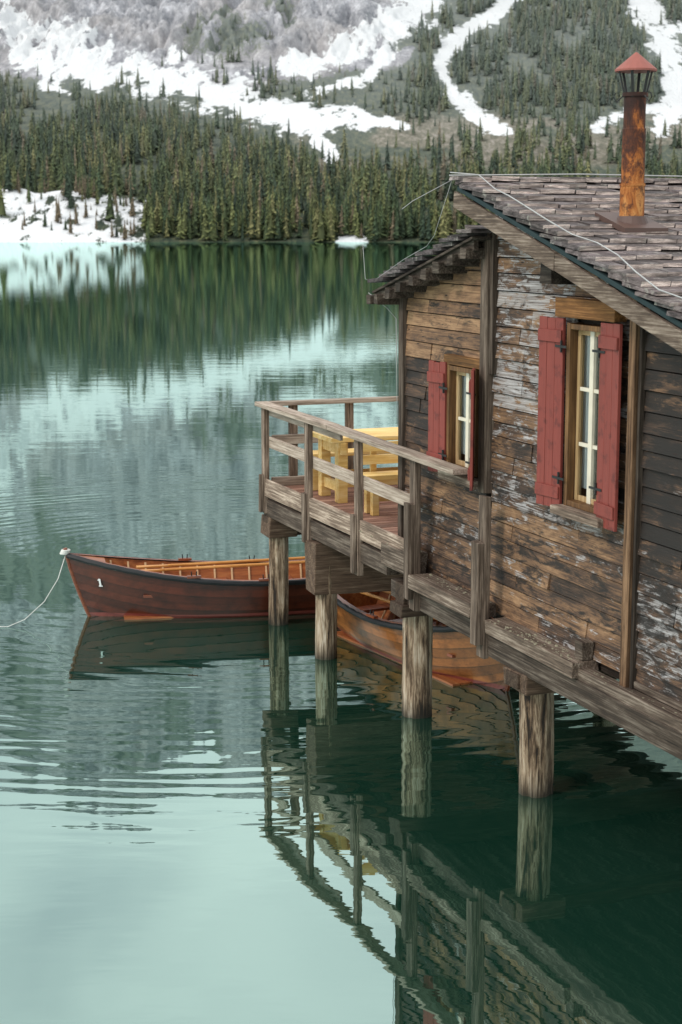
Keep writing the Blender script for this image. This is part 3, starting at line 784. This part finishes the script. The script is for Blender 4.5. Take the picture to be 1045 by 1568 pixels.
# ------------------------------------------------------------------ water
w=MB(); w.quad([(-3000,-800,0),(3000,-800,0),(3000,760,0),(-3000,760,0)])
def water_mat():
    m,nt=new_mat('alpine_lake_water'); co=objco(nt)
    o=nt.nodes.new('ShaderNodeOutputMaterial')
    n1=noise(nt,co,1,2,.5,.3,(.45,1.3,1)); n2=noise(nt,co,1,2,.5,.2,(2.0,6,1))
    vd=nt.nodes.new('ShaderNodeVectorMath'); vd.operation='DISTANCE'; L(nt,co,vd.inputs[0]); vd.inputs[1].default_value=(-1.6,24.0,0)
    ph=mth(nt,'ADD',mth(nt,'MULTIPLY',vd.outputs['Value'],18.0),mth(nt,'ADD',mth(nt,'MULTIPLY',n1,11.0),mth(nt,'MULTIPLY',n2,2.0)))
    sn=mth(nt,'SINE',ph)
    env=ramp(nt,mth(nt,'DIVIDE',vd.outputs['Value'],16.0),[(.26,.15),(.40,1),(.56,.8),(.72,0)])
    patch=ramp(nt,noise(nt,co,1,2,.5,0,(.35,.5,1)),[(.38,.3),(.62,1)])
    rip=mth(nt,'MULTIPLY',mth(nt,'MULTIPLY',mth(nt,'MULTIPLY',sn,env),patch),.0014)
    hgt=mth(nt,'ADD',mth(nt,'ADD',mth(nt,'MULTIPLY',n1,.0027),mth(nt,'MULTIPLY',n2,.0006)),rip)
    b=N(nt,'ShaderNodeBump',Strength=1.0,Distance=1.0); L(nt,hgt,b.inputs['Height'])
    gl=nt.nodes.new('ShaderNodeBsdfGlossy'); gl.inputs['Color'].default_value=(.76,1,.94,1); gl.inputs['Roughness'].default_value=.010
    df=nt.nodes.new('ShaderNodeBsdfDiffuse'); df.inputs['Color'].default_value=(.006,.034,.021,1)
    fr=N(nt,'ShaderNodeFresnel',IOR=1.33); L(nt,b.outputs[0],gl.inputs['Normal']); L(nt,b.outputs[0],fr.inputs['Normal'])
    fac=mth(nt,'ADD',mth(nt,'MULTIPLY',fr.outputs[0],.62),.38,True)
    mx=nt.nodes.new('ShaderNodeMixShader'); L(nt,fac,mx.inputs[0]);L(nt,df.outputs[0],mx.inputs[1]);L(nt,gl.outputs[0],mx.inputs[2]);L(nt,mx.outputs[0],o.inputs[0])
    return m
w.build('lake_water',[water_mat()])
# ------------------------------------------------------------------ sky, sun
wd=bpy.data.worlds.new('World'); scene.world=wd; wd.use_nodes=True; nt=wd.node_tree; nt.nodes.clear()
SUN=Vector((-.72,-.52,.72)).normalized()
sk=nt.nodes.new('ShaderNodeTexSky'); sk.sky_type='NISHITA'; sk.sun_disc=False
sk.sun_elevation=math.asin(SUN.z); sk.sun_rotation=math.atan2(SUN.x,SUN.y)%(2*math.pi); sk.dust_density=3.0; sk.air_density=1.0; sk.altitude=1500
tc=nt.nodes.new('ShaderNodeTexCoord')
cl=noise(nt,tc.outputs['Generated'],1,4,.55,.4,(2.5,2.5,6))
cf=ramp(nt,cl,[(.32,.55),(.62,.97)])
col=mixc(nt,cf,sk.outputs[0],(12.4,12.7,12.5))
bgn=nt.nodes.new('ShaderNodeBackground'); bgn.inputs['Strength'].default_value=.12; L(nt,col,bgn.inputs[0])
ow=nt.nodes.new('ShaderNodeOutputWorld'); L(nt,bgn.outputs[0],ow.inputs[0])
sd=bpy.data.lights.new('sun','SUN'); sd.energy=1.5; sd.angle=math.radians(12); sd.color=(1,.94,.86)
so=bpy.data.objects.new('sun',sd); scene.collection.objects.link(so); so.rotation_euler=(-SUN).to_track_quat('-Z','Y').to_euler(); so.location=(-20,-10,30)
# ------------------------------------------------------------------ camera
cd=bpy.data.cameras.new('camera'); cam=bpy.data.objects.new('camera',cd); scene.collection.objects.link(cam)
cam.location=(0,0,5); cam.rotation_euler=(math.radians(90)-math.atan(432/2550),0,0)
cd.sensor_fit='VERTICAL'; cd.sensor_height=36; cd.lens=2550/1568*36; cd.clip_start=.1; cd.clip_end=8000
cd.dof.use_dof=True; cd.dof.focus_distance=16; cd.dof.aperture_fstop=3.5
scene.camera=cam
scene.view_settings.view_transform='Standard'; scene.view_settings.look='None'; scene.view_settings.exposure=0
